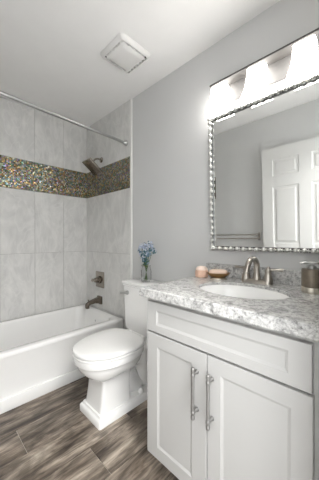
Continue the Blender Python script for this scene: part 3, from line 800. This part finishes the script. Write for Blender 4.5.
DX, DY_ = 1.805, -0.120
ds = thing('soap_dish', 'bronze oval soap dish on a silver foot beside the faucet', 'soap dish', (DX, DY_, CZ1))
CR, SR = math.cos(math.radians(35)), math.sin(math.radians(35))
def er2(rx, ry, z, n=40):
    out = []
    for i in range(n):
        a_, b_ = rx * 1.08 * math.cos(2 * PI * i / n), ry * 1.1 * math.sin(2 * PI * i / n)
        out.append(Vector((DX + a_ * CR - b_ * SR, DY_ + a_ * SR + b_ * CR, CZ1 + z)))
    return out
bm = bmesh.new(); loft(bm, [er2(0.046, 0.032, 0), er2(0.046, 0.032, 0.008), er2(0.038, 0.026, 0.013)]); build('foot', bm, M['silver_soft'], ds, 40)
bm = bmesh.new()
loft(bm, [er2(0.038, 0.026, 0.013), er2(0.052, 0.036, 0.022), er2(0.064, 0.044, 0.036), er2(0.066, 0.045, 0.038), er2(0.062, 0.042, 0.037), er2(0.050, 0.034, 0.028), er2(0.030, 0.02, 0.026)])
build('bowl', bm, M['gold'], ds, 50)
bm = bmesh.new()
loft(bm, [er2(0.036, 0.024, 0.0265), er2(0.048, 0.031, 0.031), er2(0.051, 0.034, 0.041), er2(0.048, 0.031, 0.051), er2(0.036, 0.022, 0.057), er2(0.014, 0.009, 0.059)])
tag(build('soap_bar', bm, M['soap'], None, 50), 'peach oval bar of soap lying in the bronze dish', 'soap')

PXd, PYd = 2.292, -0.138
dp = thing('soap_dispenser', 'taupe round soap dispenser with silver pump at the right end of the counter', 'soap dispenser', (PXd, PYd, CZ1))
bm = bmesh.new(); lathe(bm, [(0.042, 0.0), (0.0425, 0.003), (0.0425, 0.023), (0.041, 0.025)], (PXd, PYd, CZ1), 36)
build('base_band', bm, M['silver_soft'], dp, 40)
bm = bmesh.new(); lathe(bm, [(0.041, 0.025), (0.043, 0.027), (0.043, 0.100), (0.040, 0.106), (0.018, 0.108)], (PXd, PYd, CZ1), 36)
build('bottle', bm, M['taupe'], dp, 40)
bm = bmesh.new()
lathe(bm, [(0.017, 0.1075), (0.017, 0.118), (0.008, 0.121), (0.007, 0.126), (0.026, 0.128), (0.027, 0.134), (0.012, 0.138)], (PXd, PYd, CZ1), 24)
tube(bm, [(PXd, PYd, CZ1 + 0.131), (PXd - 0.03, PYd - 0.008, CZ1 + 0.132), (PXd - 0.045, PYd - 0.014, CZ1 + 0.128)], [0.007, 0.006, 0.005], 10)
build('pump', bm, M['chrome'], dp, 40)

# ---------------------------------------------------------------- vase and flowers on the tank
VX, VY, VZ = 1.155, -0.115, 0.8015
vs = bmesh.new()
n = 36
prof = [(0.034, 0.0), (0.038, 0.006), (0.040, 0.03), (0.040, 0.085), (0.034, 0.105), (0.031, 0.118), (0.035, 0.130), (0.033, 0.130), (0.029, 0.118), (0.032, 0.105), (0.037, 0.085), (0.037, 0.03), (0.033, 0.010), (0.01, 0.009)]
rings = []
for r_, h_ in prof:
    rings.append([Vector((VX + r_ * (1 + 0.03 * (i % 2)) * math.cos(2 * PI * i / n), VY + r_ * (1 + 0.03 * (i % 2)) * math.sin(2 * PI * i / n), VZ + h_)) for i in range(n)])
loft(vs, rings)
tag(build('glass_vase', vs, M['glass'], None, 60, loc=(VX, VY, VZ)), 'clear ribbed glass vase on the toilet tank lid', 'vase')

def flower(i, dx, dy, hz, mat, leafy, lab):
    root = thing('flower_stem', lab, 'flower', (VX, VY, VZ + 0.012), 0, 'blue flowers in the glass vase')
    base = Vector((VX - dx * 0.25, VY - dy * 0.25, VZ + 0.012)); top = Vector((VX + dx, VY + dy, VZ + hz))
    neck = Vector((VX + dx * 0.18, VY + dy * 0.18, VZ + 0.12))
    bm = bmesh.new(); pth = bez(base, base.lerp(neck, .5), neck, top, 10); tube(bm, pth, 0.0018, 6)
    build('stem', bm, M['stem'], root, 60)
    bm = bmesh.new()
    rnd = random.Random(i * 11 + 3)
    for k in range(30):
        u = Vector((rnd.gauss(0, 1), rnd.gauss(0, 1), rnd.gauss(0, 1))).normalized()
        c_ = top + Vector((u.x * 0.029, u.y * 0.029, u.z * 0.031 - 0.004)) * rnd.uniform(0.5, 1.1)
        mk = rnd.choice((0, 0, 0, 1, 2, 3))
        t1 = u.orthogonal().normalized(); t2 = u.cross(t1)
        ang0 = rnd.random() * PI
        for q in range(4):
            a_ = ang0 + q * PI / 2
            d_ = t1 * math.cos(a_) + t2 * math.sin(a_); e_ = u.cross(d_)
            s_ = rnd.uniform(0.006, 0.010)
            pts = [c_, c_ + d_ * s_ * .6 + e_ * s_ * .45 + u * .002, c_ + d_ * s_ * 1.2 + u * .0015, c_ + d_ * s_ * .6 - e_ * s_ * .45 + u * .002]
            lo = [p_ - u * 0.0012 for p_ in pts]
            A = [bm.verts.new(p_) for p_ in pts]; B = [bm.verts.new(p_) for p_ in lo]
            fs = [bm.faces.new(A), bm.faces.new(list(reversed(B)))] + [bm.faces.new((A[w], B[w], B[(w + 1) % 4], A[(w + 1) % 4])) for w in range(4)]
            for f in fs: f.material_index = mk
    build('blossom', bm, [mat, M['petal_pale'], M['petal_teal'], M['petal_white']], root)
    bm = bmesh.new()
    for k in range(leafy):
        b_ = pth[6 + k % 3]; a_ = rnd.random() * 2 * PI
        d_ = Vector((math.cos(a_), math.sin(a_), 0.35)).normalized(); e_ = d_.cross(Vector((0, 0, 1))).normalized()
        L = rnd.uniform(0.03, 0.042); up = d_.cross(e_) * -1
        prof_ = [(0, .001), (.25, .007), (.55, .010), (.8, .007), (1, .001)]
        Lr = [[b_ + d_ * L * f_ + e_ * w_, b_ + d_ * L * f_ + up * 0.0015, b_ + d_ * L * f_ - e_ * w_, b_ + d_ * L * f_ - up * 0.0008] for f_, w_ in prof_]
        loft(bm, Lr)
    if leafy: build('leaves', bm, M['leaf'], root, 60)
    else: bm.free()
flab = 'blue clustered blossom on a thin green stem in the glass vase'
sp = [(-0.058, 0.000, 0.240, 'petal', 3), (-0.005, -0.020, 0.290, 'petal_pale', 0), (0.045, 0.005, 0.275, 'petal_pale', 1), (0.018, 0.030, 0.300, 'petal_pale', 0),
      (-0.025, 0.020, 0.225, 'petal_teal', 3), (0.045, -0.025, 0.225, 'petal', 1), (0.005, -0.030, 0.205, 'petal_teal', 2), (-0.040, -0.015, 0.275, 'petal_pale', 1), (0.062, 0.010, 0.245, 'petal_teal', 0), (0.02, -0.01, 0.250, 'petal', 2), (0.01, -0.02, 0.165, 'petal_teal', 3)]
for i, (dx, dy, hz, mm, lf) in enumerate(sp): flower(i, dx, dy, hz, M[mm], lf, flab)
